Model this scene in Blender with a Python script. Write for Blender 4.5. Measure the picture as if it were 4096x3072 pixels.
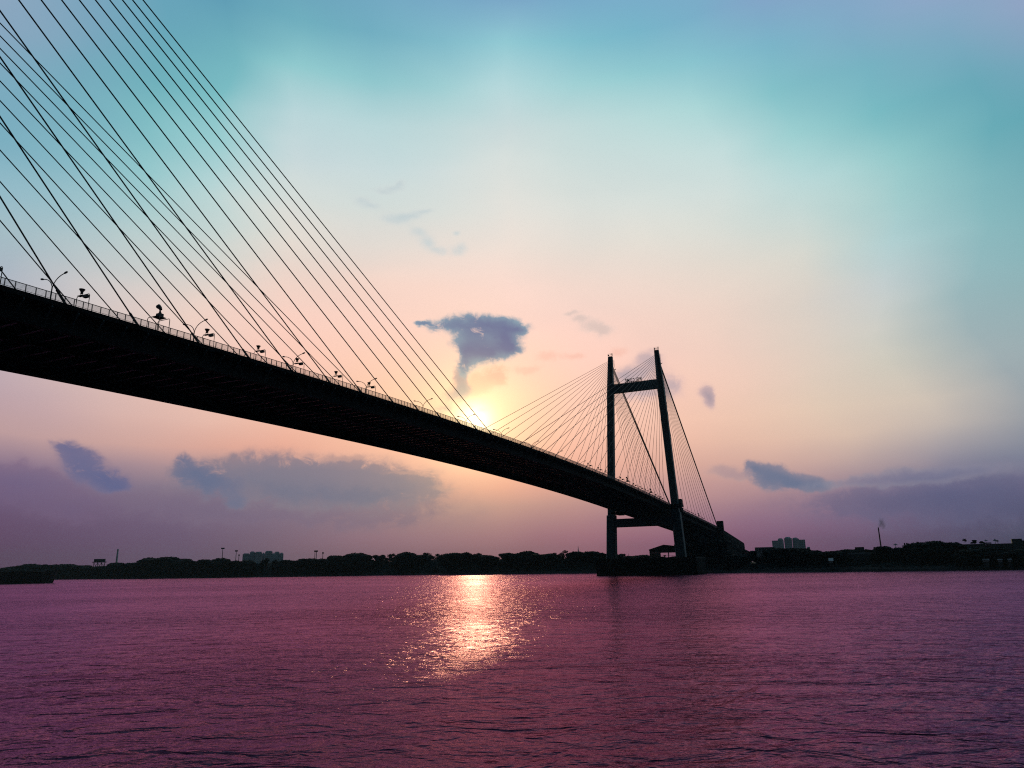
import bpy, math, random
from mathutils import Vector, Matrix
for o in list(bpy.data.objects): bpy.data.objects.remove(o)
C = bpy.context.scene.collection
R = math.radians

# ---------------------------------------------------------------- camera
CAM = Vector((-439.669, -115.097, 6.677))
YAW, PITCH, ROLL, FPX = 0.43246, 0.25043, -0.01901, 2846.18     # focal length in pixels of a 4096 wide picture
fw = Vector((math.cos(YAW)*math.cos(PITCH), math.sin(YAW)*math.cos(PITCH), math.sin(PITCH)))
rt = Vector((math.sin(YAW), -math.cos(YAW), 0)); up = rt.cross(fw)
r2 = math.cos(ROLL)*rt + math.sin(ROLL)*up; u2 = -math.sin(ROLL)*rt + math.cos(ROLL)*up
cd = bpy.data.cameras.new('camera'); cam = bpy.data.objects.new('camera', cd); C.objects.link(cam)
cam.matrix_world = Matrix(((r2.x, u2.x, -fw.x, CAM.x), (r2.y, u2.y, -fw.y, CAM.y), (r2.z, u2.z, -fw.z, CAM.z), (0, 0, 0, 1)))
cd.sensor_width = 36; cd.lens = FPX/4096*36; cd.clip_start = 0.5; cd.clip_end = 60000
bpy.context.scene.camera = cam
def ray(u, v):                      # bearing of a sight line, as a unit vector
    d = r2*((u-2048)/FPX) - u2*((v-1536)/FPX) + fw
    return d.normalized()
def spot(u, v, dist):               # world point at a horizontal distance along a bearing
    d = ray(u, v); return CAM + d*(dist/math.hypot(d.x, d.y))
def azel(u, v):
    d = ray(u, v); return math.degrees(math.atan2(d.y, d.x))-AZ0, math.degrees(math.asin(d.z))
AZ0 = math.degrees(YAW)

# ---------------------------------------------------------------- light and view
SUN_AZ, SUN_EL = 28.0, 11.1
sd = Vector((math.cos(R(SUN_AZ))*math.cos(R(SUN_EL)), math.sin(R(SUN_AZ))*math.cos(R(SUN_EL)), math.sin(R(SUN_EL))))
sl = bpy.data.lights.new('sun', 'SUN'); so = bpy.data.objects.new('sun', sl); C.objects.link(so)
sl.energy = 0.33; sl.angle = R(0.8); sl.color = (1.0, 0.96, 0.30)
so.rotation_euler = (-sd).to_track_quat('-Z', 'Y').to_euler(); so.location = (0, 0, 400)
vs = bpy.context.scene.view_settings
bpy.context.scene.display_settings.display_device = 'sRGB'
vs.view_transform = 'Standard'; vs.look = 'None'; vs.exposure = 0.0; vs.gamma = 1.0; vs.use_curve_mapping = False
cy = bpy.context.scene.cycles
cy.max_bounces = 6; cy.diffuse_bounces = 2; cy.glossy_bounces = 3; cy.transmission_bounces = 2; cy.volume_bounces = 0
cy.sample_clamp_indirect = 0.4; cy.sample_clamp_direct = 8.0; cy.caustics_reflective = False; cy.caustics_refractive = False
cy.use_denoising = False; cy.pixel_filter_type = 'BLACKMAN_HARRIS'; cy.filter_width = 1.15

# ---------------------------------------------------------------- sky (by direction only)
class NT:
    def __init__(s, t): s.t = t; s.n = t.nodes; s.l = t.links
    def put(s, sock, v):
        if hasattr(v, 'node'): s.l.new(v, sock)
        elif v is not None: sock.default_value = v
    def node(s, typ, **kw):
        n = s.n.new(typ)
        for k, v in kw.items(): setattr(n, k, v)
        return n
    def m(s, op, a, b=None, c=None, clamp=False):
        n = s.node('ShaderNodeMath', operation=op, use_clamp=clamp)
        for i, x in enumerate((a, b, c)): s.put(n.inputs[i], x)
        return n.outputs[0]
    def v(s, op, a, b=None, c=None, out=0):
        n = s.node('ShaderNodeVectorMath', operation=op)
        for i, x in enumerate((a, b, c)):
            if x is not None: s.put(n.inputs[i], x)
        return n.outputs[out]
    def rng(s, x, a, b, c=0.0, d=1.0, it='LINEAR'):
        n = s.node('ShaderNodeMapRange', interpolation_type=it)
        for i, q in enumerate((x, a, b, c, d)): s.put(n.inputs[i], q)
        return n.outputs[0]
    def mix(s, f, a, b, bt='MIX'):
        n = s.node('ShaderNodeMix', data_type='RGBA', blend_type=bt, clamp_factor=True)
        s.put(n.inputs['Factor'], f); s.put(n.inputs[6], a); s.put(n.inputs[7], b)
        return n.outputs[2]
    def noise(s, vec, scale, detail=4.0, rough=0.55, dist=0.0):
        n = s.node('ShaderNodeTexNoise'); s.put(n.inputs['Vector'], vec); n.inputs['Scale'].default_value = scale
        n.inputs['Detail'].default_value = detail; n.inputs['Roughness'].default_value = rough; n.inputs['Distortion'].default_value = dist
        return n.outputs[0]
    def ramp(s, x, stops, ip='LINEAR'):
        n = s.node('ShaderNodeValToRGB'); r = n.color_ramp; r.interpolation = ip
        while len(r.elements) < len(stops): r.elements.new(0.5)
        for e, (p, c) in zip(r.elements, stops): e.position = p
        for e, (p, c) in zip(r.elements, stops): e.color = (c[0], c[1], c[2], 1)
        s.put(n.inputs[0], x); return n.outputs[0]
def rgb(r, g, b):
    return tuple((c/255/12.92 if c < 10.3 else ((c/255+.055)/1.055)**2.4) for c in (r, g, b)) + (1.0,)
W = bpy.data.worlds.new('World'); bpy.context.scene.world = W; W.use_nodes = True
t = NT(W.node_tree); t.n.clear()
D = t.node('ShaderNodeTexCoord').outputs['Generated']
sx = t.node('ShaderNodeSeparateXYZ'); t.l.new(D, sx.inputs[0])
el = t.m('MULTIPLY', t.m('ARCSINE', sx.outputs[2]), 180/math.pi)
rot = Vector((math.cos(YAW), math.sin(YAW), 0)), Vector((-math.sin(YAW), math.cos(YAW), 0))
dx = t.v('DOT_PRODUCT', D, rot[0], out=1); dy = t.v('DOT_PRODUCT', D, rot[1], out=1)
az = t.m('MULTIPLY', t.m('ARCTAN2', dy, dx), 180/math.pi)
SKY_ELS = [-1, 0.8, 2, 3.2, 4.5, 6, 7.5, 9.2, 11, 13.5, 16, 19, 22, 25, 28, 31, 34, 37, 40, 43]
SKY_COLS = [[[0.102, 0.051, 0.107], [0.107, 0.054, 0.113], [0.119, 0.06, 0.131], [0.134, 0.072, 0.151], [0.151, 0.096, 0.191], [0.189, 0.135, 0.243], [0.418, 0.268, 0.302], [0.519, 0.347, 0.361], [0.498, 0.373, 0.419], [0.458, 0.406, 0.477], [0.414, 0.432, 0.512], [0.369, 0.466, 0.546], [0.329, 0.488, 0.559], [0.271, 0.477, 0.57], [0.185, 0.409, 0.52], [0.211, 0.399, 0.524], [0.249, 0.39, 0.526], [0.266, 0.387, 0.526], [0.266, 0.387, 0.526], [0.264, 0.387, 0.526]], [[0.102, 0.051, 0.107], [0.107, 0.054, 0.114], [0.118, 0.059, 0.13], [0.132, 0.071, 0.149], [0.148, 0.091, 0.182], [0.176, 0.125, 0.234], [0.294, 0.199, 0.278], [0.529, 0.346, 0.347], [0.522, 0.369, 0.397], [0.5, 0.412, 0.468], [0.471, 0.445, 0.506], [0.43, 0.482, 0.549], [0.391, 0.518, 0.564], [0.326, 0.521, 0.582], [0.24, 0.482, 0.559], [0.193, 0.434, 0.526], [0.184, 0.402, 0.508], [0.198, 0.377, 0.509], [0.193, 0.374, 0.507], [0.187, 0.372, 0.505]], [[0.116, 0.062, 0.128], [0.12, 0.066, 0.136], [0.127, 0.073, 0.151], [0.141, 0.087, 0.17], [0.166, 0.113, 0.201], [0.225, 0.167, 0.253], [0.358, 0.245, 0.297], [0.651, 0.392, 0.347], [0.687, 0.458, 0.419], [0.681, 0.505, 0.48], [0.673, 0.55, 0.531], [0.638, 0.594, 0.583], [0.541, 0.608, 0.603], [0.433, 0.608, 0.615], [0.301, 0.577, 0.603], [0.229, 0.525, 0.564], [0.164, 0.446, 0.506], [0.14, 0.391, 0.487], [0.134, 0.359, 0.488], [0.131, 0.354, 0.484]], [[0.133, 0.076, 0.149], [0.136, 0.081, 0.156], [0.14, 0.088, 0.168], [0.154, 0.103, 0.188], [0.183, 0.132, 0.217], [0.254, 0.197, 0.263], [0.483, 0.307, 0.307], [0.746, 0.404, 0.326], [0.821, 0.511, 0.421], [0.835, 0.555, 0.467], [0.851, 0.601, 0.515], [0.829, 0.65, 0.573], [0.694, 0.666, 0.614], [0.572, 0.671, 0.649], [0.447, 0.654, 0.664], [0.321, 0.612, 0.632], [0.2, 0.515, 0.555], [0.174, 0.465, 0.526], [0.116, 0.339, 0.464], [0.107, 0.314, 0.453]], [[0.167, 0.096, 0.159], [0.17, 0.099, 0.164], [0.179, 0.113, 0.183], [0.191, 0.13, 0.206], [0.243, 0.175, 0.237], [0.375, 0.254, 0.272], [0.629, 0.356, 0.301], [0.853, 0.43, 0.32], [0.933, 0.514, 0.383], [0.955, 0.558, 0.436], [0.975, 0.602, 0.49], [0.956, 0.644, 0.545], [0.864, 0.676, 0.591], [0.76, 0.712, 0.647], [0.665, 0.718, 0.691], [0.585, 0.704, 0.716], [0.484, 0.675, 0.7], [0.283, 0.596, 0.623], [0.162, 0.43, 0.52], [0.14, 0.339, 0.484]], [[0.216, 0.111, 0.173], [0.225, 0.119, 0.184], [0.247, 0.142, 0.211], [0.262, 0.167, 0.226], [0.34, 0.229, 0.254], [0.57, 0.327, 0.291], [0.784, 0.429, 0.333], [0.924, 0.497, 0.358], [0.967, 0.55, 0.385], [0.99, 0.594, 0.419], [0.996, 0.625, 0.485], [0.975, 0.655, 0.549], [0.901, 0.673, 0.581], [0.766, 0.713, 0.655], [0.656, 0.724, 0.697], [0.592, 0.714, 0.718], [0.493, 0.685, 0.701], [0.273, 0.57, 0.611], [0.171, 0.429, 0.537], [0.166, 0.382, 0.536]], [[0.25, 0.113, 0.177], [0.267, 0.126, 0.192], [0.306, 0.159, 0.222], [0.34, 0.197, 0.236], [0.436, 0.266, 0.26], [0.725, 0.371, 0.298], [0.884, 0.463, 0.345], [0.957, 0.529, 0.377], [0.977, 0.574, 0.396], [1.0, 0.631, 0.429], [1.0, 0.646, 0.494], [0.985, 0.664, 0.562], [0.935, 0.685, 0.593], [0.808, 0.726, 0.662], [0.703, 0.741, 0.703], [0.645, 0.732, 0.721], [0.542, 0.7, 0.705], [0.344, 0.62, 0.651], [0.218, 0.493, 0.588], [0.187, 0.396, 0.565]], [[0.26, 0.104, 0.169], [0.285, 0.12, 0.183], [0.341, 0.16, 0.216], [0.404, 0.213, 0.238], [0.52, 0.284, 0.262], [0.8, 0.383, 0.295], [0.915, 0.456, 0.336], [0.962, 0.52, 0.374], [0.984, 0.583, 0.41], [1.0, 0.652, 0.459], [1.0, 0.655, 0.516], [0.988, 0.668, 0.576], [0.957, 0.702, 0.615], [0.858, 0.742, 0.666], [0.78, 0.761, 0.707], [0.703, 0.749, 0.718], [0.608, 0.716, 0.712], [0.463, 0.687, 0.711], [0.284, 0.588, 0.654], [0.204, 0.396, 0.582]], [[0.247, 0.09, 0.157], [0.283, 0.104, 0.175], [0.334, 0.138, 0.206], [0.408, 0.2, 0.235], [0.531, 0.283, 0.266], [0.742, 0.372, 0.303], [0.895, 0.451, 0.344], [0.947, 0.514, 0.391], [0.998, 0.58, 0.442], [1.0, 0.614, 0.488], [1.0, 0.638, 0.537], [0.96, 0.664, 0.576], [0.894, 0.696, 0.611], [0.796, 0.733, 0.663], [0.718, 0.748, 0.705], [0.629, 0.727, 0.706], [0.539, 0.697, 0.697], [0.355, 0.643, 0.667], [0.21, 0.51, 0.603], [0.188, 0.396, 0.582]], [[0.208, 0.077, 0.152], [0.237, 0.088, 0.168], [0.282, 0.112, 0.196], [0.344, 0.169, 0.232], [0.447, 0.242, 0.268], [0.616, 0.336, 0.305], [0.789, 0.431, 0.343], [0.878, 0.507, 0.393], [0.949, 0.575, 0.446], [0.967, 0.612, 0.495], [0.963, 0.639, 0.539], [0.914, 0.665, 0.573], [0.845, 0.698, 0.615], [0.761, 0.732, 0.667], [0.685, 0.746, 0.71], [0.594, 0.724, 0.71], [0.477, 0.691, 0.693], [0.294, 0.603, 0.641], [0.186, 0.462, 0.584], [0.188, 0.396, 0.582]], [[0.176, 0.071, 0.147], [0.201, 0.081, 0.165], [0.236, 0.106, 0.199], [0.277, 0.149, 0.239], [0.34, 0.201, 0.265], [0.491, 0.301, 0.308], [0.672, 0.417, 0.352], [0.809, 0.523, 0.407], [0.874, 0.589, 0.456], [0.893, 0.623, 0.506], [0.878, 0.642, 0.541], [0.839, 0.662, 0.573], [0.786, 0.698, 0.619], [0.71, 0.729, 0.674], [0.638, 0.736, 0.711], [0.542, 0.721, 0.716], [0.41, 0.681, 0.685], [0.253, 0.559, 0.626], [0.194, 0.429, 0.582], [0.203, 0.396, 0.582]], [[0.137, 0.065, 0.14], [0.155, 0.074, 0.158], [0.176, 0.097, 0.192], [0.194, 0.126, 0.227], [0.234, 0.165, 0.257], [0.355, 0.258, 0.307], [0.53, 0.39, 0.363], [0.695, 0.525, 0.425], [0.766, 0.597, 0.472], [0.768, 0.625, 0.52], [0.754, 0.638, 0.551], [0.726, 0.651, 0.579], [0.683, 0.679, 0.616], [0.588, 0.698, 0.669], [0.47, 0.685, 0.685], [0.336, 0.632, 0.642], [0.234, 0.543, 0.587], [0.199, 0.461, 0.579], [0.227, 0.38, 0.582], [0.225, 0.382, 0.582]], [[0.083, 0.055, 0.124], [0.092, 0.061, 0.136], [0.1, 0.075, 0.16], [0.108, 0.094, 0.191], [0.135, 0.128, 0.238], [0.209, 0.197, 0.289], [0.356, 0.323, 0.359], [0.524, 0.461, 0.426], [0.653, 0.565, 0.476], [0.636, 0.604, 0.519], [0.628, 0.626, 0.574], [0.565, 0.631, 0.63], [0.446, 0.636, 0.645], [0.354, 0.603, 0.609], [0.287, 0.578, 0.591], [0.185, 0.486, 0.536], [0.179, 0.443, 0.534], [0.221, 0.404, 0.568], [0.251, 0.379, 0.582], [0.248, 0.378, 0.582]], [[0.042, 0.051, 0.102], [0.047, 0.055, 0.111], [0.053, 0.06, 0.125], [0.068, 0.067, 0.142], [0.131, 0.128, 0.219], [0.198, 0.213, 0.299], [0.253, 0.275, 0.335], [0.306, 0.339, 0.376], [0.342, 0.39, 0.416], [0.349, 0.436, 0.455], [0.339, 0.469, 0.49], [0.297, 0.493, 0.521], [0.25, 0.491, 0.521], [0.209, 0.468, 0.509], [0.139, 0.411, 0.472], [0.143, 0.398, 0.481], [0.206, 0.398, 0.534], [0.281, 0.382, 0.577], [0.277, 0.384, 0.579], [0.274, 0.387, 0.581]], [[0.042, 0.051, 0.102], [0.048, 0.056, 0.114], [0.056, 0.062, 0.129], [0.08, 0.076, 0.157], [0.154, 0.157, 0.248], [0.222, 0.24, 0.315], [0.286, 0.312, 0.356], [0.309, 0.355, 0.392], [0.323, 0.396, 0.428], [0.298, 0.421, 0.454], [0.263, 0.439, 0.468], [0.211, 0.442, 0.474], [0.178, 0.415, 0.466], [0.134, 0.374, 0.443], [0.115, 0.367, 0.446], [0.215, 0.373, 0.517], [0.311, 0.365, 0.559], [0.311, 0.365, 0.559], [0.308, 0.366, 0.561], [0.304, 0.369, 0.563]]]
ae = t.node('ShaderNodeCombineXYZ'); t.put(ae.inputs[0], az); t.put(ae.inputs[1], el); AE = ae.outputs[0]
# slow drift of the gradient, so that it has the soft streaks of high haze
wob = t.m('SUBTRACT', t.noise(t.v('MULTIPLY', AE, (0.035, 0.09, 1)), 1.0, 3.0, 0.5), 0.5)
elw = t.m('MULTIPLY_ADD', wob, 2.5, el)
azw = t.m('MULTIPLY_ADD', wob, 12.0, az)
ep = t.m('DIVIDE', t.m('ADD', t.m('MAXIMUM', elw, -1.0), 2.0), 92.0)
HIGH = [(56, (.10, .26, .38)), (90, (.05, .13, .24))]
col = None
for i, c in enumerate(SKY_COLS):                 # from left (+42 degrees) to right (-42)
    st = [((e+2)/92, k) for e, k in zip(SKY_ELS, c)] + [((e+2)/92, k) for e, k in HIGH]
    rc = t.ramp(ep, st, 'LINEAR')
    col = rc if col is None else t.mix(t.rng(azw, 42-6*(i-1), 42-6*i), col, rc)
# brightness drifts
st1 = t.noise(t.v('MULTIPLY', AE, (0.06, 0.12, 1)), 1.0, 4.0, 0.5, 0.6)
col = t.v('MULTIPLY', col, t.v('SCALE', (1, 1, 1), None)) if False else t.mix(1.0, col, t.ramp(st1, [(0.25, (.96, .97, .98)), (0.75, (1.05, 1.03, 1.02))]), 'MULTIPLY')
# clouds: each is a cluster of soft ellipses broken up by noise
warp = t.v('SUBTRACT', t.node('ShaderNodeTexNoise').outputs[1], (0.5, 0.5, 0.5))
wn = warp.node.inputs[0].links[0].from_node; t.put(wn.inputs['Vector'], AE); wn.inputs['Scale'].default_value = 0.55; wn.inputs['Detail'].default_value = 5.0; wn.inputs['Roughness'].default_value = 0.6
EROS = t.m('SUBTRACT', t.noise(t.v('MULTIPLY', AE, (0.55, 0.8, 1)), 1.0, 7.0, 0.68, 0.6), 0.5)
BILL = t.m('SUBTRACT', t.noise(t.v('MULTIPLY_ADD', AE, (0.32, 0.5, 1), (5, 3, 1)), 1.0, 5.0, 0.55, 0.3), 0.5)
def cloud(blobs, wa, lo, hi, colour_lo, colour_hi, opacity, base, ero=1.5):
    P = t.v('MULTIPLY_ADD', warp, (wa*1.3, wa, 0), AE)
    f = None
    for (u, v, ru, rv) in blobs:
        a, e = azel(u, v); ra, re = ru/FPX*57.3, rv/FPX*57.3
        q = t.v('MULTIPLY_ADD', P, (1/ra, 1/re, 0), (-a/ra, -e/re, 0))
        g = t.m('EXPONENT', t.m('MULTIPLY', t.v('DOT_PRODUCT', q, q, out=1), -1.0))
        f = g if f is None else t.m('ADD', f, g)
    f2 = t.m('MULTIPLY', f, t.m('MULTIPLY_ADD', EROS, ero*2.0, 1.0))
    al = t.rng(f2, lo, hi, 0.0, 1.0, 'SMOOTHSTEP')
    inner = t.rng(t.m('ADD', f, t.m('MULTIPLY', BILL, 1.5)), lo+.15, hi+.75)
    cc = t.mix(inner, colour_lo, colour_hi)
    return t.mix(t.m('MULTIPLY', al, opacity), base, cc)
def tr(c): return rgb(*c)
# broad grey bank on the left, its dark heads, then the small cloud further left
col = cloud([(1150, 2020, 420, 70), (1500, 2040, 330, 70), (850, 2030, 260, 60)], 2.2, 0.1, 1.2, rgb(124, 106, 130), rgb(114, 100, 128), 0.7, col)
col = cloud([(1000, 1895, 200, 66), (1250, 1878, 270, 62), (1430, 1925, 280, 66), (1600, 1945, 140, 36), (1150, 1960, 340, 70), (1480, 1985, 260, 60)], 1.50, 0.08, 1.2, rgb(142, 126, 138), rgb(110, 115, 138), 0.85, col)
col = cloud([(1640, 1893, 90, 8), (1790, 1953, 70, 9), (1360, 1826, 150, 14)], 1.20, 0.10, 1.05, rgb(205, 160, 148), rgb(170, 140, 142), 0.6, col)
col = cloud([(728, 1833, 34, 22), (750, 1880, 64, 46), (820, 1905, 86, 46), (880, 1955, 96, 52), (955, 2005, 40, 24)], 1.30, 0.12, 1.20, rgb(122, 118, 140), rgb(94, 108, 141), 0.88, col, 1.6)
col = cloud([(262, 1784, 46, 25), (297, 1820, 50, 36), (340, 1865, 50, 36), (390, 1912, 72, 36), (445, 1932, 52, 30), (480, 1955, 34, 16)], 1.30, 0.12, 1.20, rgb(122, 112, 142), rgb(94, 100, 142), 0.92, col, 1.6)
col = cloud([(120, 1960, 120, 70), (330, 2030, 110, 50), (20, 1900, 140, 40)], 2.40, 0.10, 1.05, rgb(122, 98, 128), rgb(108, 92, 128), 0.5, col)
# right hand clouds
col = cloud([(3750, 2010, 430, 90), (3950, 1980, 260, 90), (3500, 2000, 200, 50)], 2.0, 0.1, 1.3, rgb(112, 104, 136), rgb(88, 90, 125), 0.6, col)
col = cloud([(3008, 1868, 34, 26), (3050, 1895, 62, 42), (3112, 1914, 70, 42), (3170, 1932, 44, 28), (3255, 1930, 42, 25), (3292, 1945, 56, 22)], 0.90, 0.22, 0.95, rgb(138, 132, 150), rgb(92, 112, 144), 0.88, col)
col = cloud([(2890, 1882, 62, 26), (2960, 1900, 50, 22)], 1.20, 0.10, 1.05, rgb(190, 160, 158), rgb(150, 132, 148), 0.6, col)
col = cloud([(3450, 1930, 190, 16), (3620, 1905, 190, 20), (3800, 1890, 220, 28)], 1.20, 0.10, 1.05, rgb(150, 145, 160), rgb(118, 120, 148), 0.55, col)
# puffs round the pylon and beyond it
col = cloud([(2822, 1570, 30, 42), (2838, 1600, 22, 34)], 0.80, 0.10, 1.05, rgb(215, 182, 180), rgb(150, 140, 158), 0.85, col)
col = cloud([(2690, 1545, 46, 46), (2560, 1575, 120, 36), (2560, 1490, 90, 42), (2605, 1430, 44, 34), (2500, 1510, 50, 30)], 1.10, 0.10, 1.05, rgb(222, 188, 184), rgb(170, 158, 170), 0.85, col)
col = cloud([(2320, 1275, 40, 14), (2370, 1305, 60, 26), (2420, 1330, 48, 28), (2290, 1252, 40, 10)], 0.90, 0.10, 1.05, rgb(228, 205, 196), rgb(200, 182, 178), 0.7, col)
col = cloud([(2200, 1430, 60, 22), (2110, 1480, 60, 20), (2300, 1425, 50, 16), (2470, 1410, 40, 22)], 1.20, 0.10, 1.05, rgb(250, 196, 178), rgb(240, 180, 164), 0.6, col)
# thin wisps high above the sun
col = cloud([(1530, 766, 50, 12), (1575, 752, 46, 14), (1604, 732, 24, 18), (1445, 800, 40, 16), (1485, 826, 46, 16), (1575, 878, 70, 22), (1640, 860, 60, 16), (1700, 843, 50, 11), (1668, 925, 44, 22), (1710, 965, 42, 28), (1755, 1005, 50, 20), (1822, 938, 18, 12), (1842, 995, 36, 24)], 0.7, 0.05, 1.35, rgb(210, 216, 215), rgb(180, 200, 207), 0.8, col, 0.9)
# the dark cloud above the sun with its trailing stem
col = cloud([(1930, 1515, 60, 46), (1900, 1570, 56, 36), (1990, 1500, 50, 40), (1850, 1550, 50, 50)], 1.60, 0.10, 1.05, rgb(255, 190, 165), rgb(232, 160, 150), 0.75, col)
col = cloud([(1838, 1500, 24, 60), (1815, 1582, 56, 32), (1768, 1636, 42, 22), (1868, 1560, 30, 22), (1850, 1540, 24, 40)], 0.8, 0.15, 1.15, rgb(196, 156, 158), rgb(128, 124, 150), 0.9, col)
col = cloud([(1925, 1640, 34, 11), (1880, 1625, 20, 8)], 0.60, 0.10, 1.05, rgb(250, 200, 150), rgb(228, 158, 130), 0.8, col)
col = cloud([(1868, 1285, 96, 38), (1760, 1302, 80, 24), (1686, 1296, 36, 11), (1985, 1298, 104, 32), (1935, 1338, 140, 46), (1900, 1385, 82, 46), (2028, 1350, 66, 44), (2080, 1310, 44, 24), (1872, 1430, 42, 46), (1852, 1470, 24, 44), (1985, 1412, 52, 38), (2045, 1392, 46, 34), (1940, 1430, 46, 34)], 1.15, 0.20, 1.15, rgb(128, 160, 178), rgb(82, 98, 148), 0.97, col)

# the sun's glow through the gap above the deck
gd = ray(1900, 1682)
dist = t.v('DISTANCE', D, tuple(gd), out=1)
def gauss(w): return t.m('EXPONENT', t.m('MULTIPLY', t.m('POWER', t.m('DIVIDE', dist, w), 2.0), -1.0))
def glow(c, w, amp, colr): return t.v('MULTIPLY_ADD', (1, 1, 1), t.v('SCALE', colr, None) if False else colr, c)
def addglow(c, w, colr):
    n = t.node('ShaderNodeVectorMath', operation='SCALE'); n.inputs[0].default_value = colr; t.put(n.inputs['Scale'], gauss(w))
    return t.v('ADD', c, n.outputs[0])
for w, cc in ((0.021, (1.2, 1.1, .75)), (0.060, (.50, .42, .16)), (0.13, (.14, .09, .0))): col = addglow(col, w, cc)
# behind the camera the sky has already gone to dusk
back = t.rng(t.m('ABSOLUTE', az), 55.0, 115.0, 0.0, 1.0, 'SMOOTHSTEP')
dusk = t.ramp(ep, [(0.0, (.016, .020, .027)), (0.3, (.010, .017, .024)), (1.0, (.03, .07, .11))])
col = t.mix(back, col, dusk)
ns = t.node('ShaderNodeTexSky', sky_type='NISHITA', sun_disc=False); ns.sun_elevation = R(SUN_EL); ns.sun_rotation = R(90-SUN_AZ)
b1 = t.node('ShaderNodeBackground'); t.put(b1.inputs[0], col); b1.inputs[1].default_value = 1.0
b2 = t.node('ShaderNodeBackground'); t.put(b2.inputs[0], ns.outputs[0]); b2.inputs[1].default_value = 0.0010
ad = t.node('ShaderNodeAddShader'); t.l.new(b1.outputs[0], ad.inputs[0]); t.l.new(b2.outputs[0], ad.inputs[1])
ow = t.node('ShaderNodeOutputWorld'); t.l.new(ad.outputs[0], ow.inputs[0])

# ---------------------------------------------------------------- helpers
class MB:
    def __init__(s): s.v = []; s.f = []
    def add(s, vs, fs):
        k = len(s.v); s.v += [tuple(x) for x in vs]; s.f += [tuple(i+k for i in f) for f in fs]; return s
    def box(s, x0, y0, z0, x1, y1, z1):
        return s.add([(x0,y0,z0),(x1,y0,z0),(x1,y1,z0),(x0,y1,z0),(x0,y0,z1),(x1,y0,z1),(x1,y1,z1),(x0,y1,z1)],
                     [(0,3,2,1),(4,5,6,7),(0,1,5,4),(1,2,6,5),(2,3,7,6),(3,0,4,7)])
    def loft(s, rings, closed=True, caps=True):
        n = len(rings[0]); k = len(s.v); s.v += [tuple(p) for r in rings for p in r]
        for i in range(len(rings)-1):
            for j in range(n if closed else n-1):
                a, b = k+i*n+j, k+i*n+(j+1) % n
                s.f.append((a, b, b+n, a+n))
        if caps and closed: s.f += [tuple(k+j for j in reversed(range(n))), tuple(k+(len(rings)-1)*n+j for j in range(n))]
        return s
    def tube(s, path, r, n=6):
        path = [Vector(p) for p in path]; rings = []
        for i, p in enumerate(path):
            d = (path[min(i+1, len(path)-1)]-path[max(i-1, 0)]).normalized()
            a = d.cross(Vector((0, 0, 1)) if abs(d.z) < .95 else Vector((1, 0, 0))).normalized(); b = d.cross(a)
            q = r[i] if isinstance(r, (list, tuple)) else r
            rings.append([p+a*math.cos(2*math.pi*j/n)*q+b*math.sin(2*math.pi*j/n)*q for j in range(n)])
        return s.loft(rings)
    def lathe(s, prof, centre=(0,0,0), n=10):
        c = Vector(centre)
        return s.loft([[c+Vector((r*math.cos(2*math.pi*j/n), r*math.sin(2*math.pi*j/n), z)) for j in range(n)] for r, z in prof])
    def build(s, name, mat, parent=None, loc=None, smooth=False):
        me = bpy.data.meshes.new(name); me.from_pydata(s.v, [], s.f); me.validate(); me.update()
        if smooth:
            for p in me.polygons: p.use_smooth = True
        o = bpy.data.objects.new(name, me); C.objects.link(o); me.materials.append(mat)
        if parent: o.parent = parent
        if loc: o.location = loc
        return o
def tag(o, label=None, cat=None, group=None, kind=None):
    for k, v in (('label', label), ('category', cat), ('group', group), ('kind', kind)):
        if v: o[k] = v
    return o
def empty(name, loc=(0,0,0), rz=0.0):
    o = bpy.data.objects.new(name, None); C.objects.link(o); o.location = loc; o.rotation_euler = (0, 0, rz); o.empty_display_size = 1; return o
def copy_tree(o, parent=None):
    c = o.copy(); C.objects.link(c)
    if parent: c.parent = parent
    for ch in o.children: copy_tree(ch, c)
    return c
def mat(name, base, rough=0.6, spec=0.5, var=0.25, scale=0.4, bump=0.0, metal=0.0):
    m = bpy.data.materials.new(name); m.use_nodes = True; q = NT(m.node_tree); b = q.n['Principled BSDF']
    co = q.node('ShaderNodeTexCoord').outputs['Object']
    n = q.noise(co, scale, 5.0, 0.6)
    lo = tuple(x*(1-var) for x in base); hi = tuple(x*(1+var) for x in base)
    q.put(b.inputs['Base Color'], q.ramp(n, [(0.3, lo), (0.7, hi)]))
    b.inputs['Roughness'].default_value = rough; b.inputs['Specular IOR Level'].default_value = spec; b.inputs['Metallic'].default_value = metal
    if bump:
        bn = q.node('ShaderNodeBump'); bn.inputs['Strength'].default_value = bump; bn.inputs['Distance'].default_value = 0.05
        q.put(bn.inputs['Height'], q.noise(co, scale*6, 4.0)); q.l.new(bn.outputs[0], b.inputs['Normal'])
    return m
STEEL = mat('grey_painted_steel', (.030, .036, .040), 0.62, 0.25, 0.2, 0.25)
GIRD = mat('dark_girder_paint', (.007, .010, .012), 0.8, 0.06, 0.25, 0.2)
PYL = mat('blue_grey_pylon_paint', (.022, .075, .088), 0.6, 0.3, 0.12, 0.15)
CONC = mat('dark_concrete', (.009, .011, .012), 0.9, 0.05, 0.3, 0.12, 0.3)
CABLE = mat('cable_sheath', (.030, .018, .017), 0.6, 0.3, 0.1, 0.3)
FLOOR = mat('floor_beam_lit', (.014, .050, .064), 0.5, 0.3, 0.15, 0.3)  # lighter, bluer than the girders: light caught by the flanges, put into colour
METAL = mat('lamp_metal', (.028, .030, .032), 0.5, 0.4, 0.1, 2.0)
SIGN = mat('sign_metal', (.02, .022, .025), 0.5, 0.4, 0.1, 1.0)
LEAF = mat('foliage', (.009, .016, .016), 0.8, 0.03, 0.5, 0.25)
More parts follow.
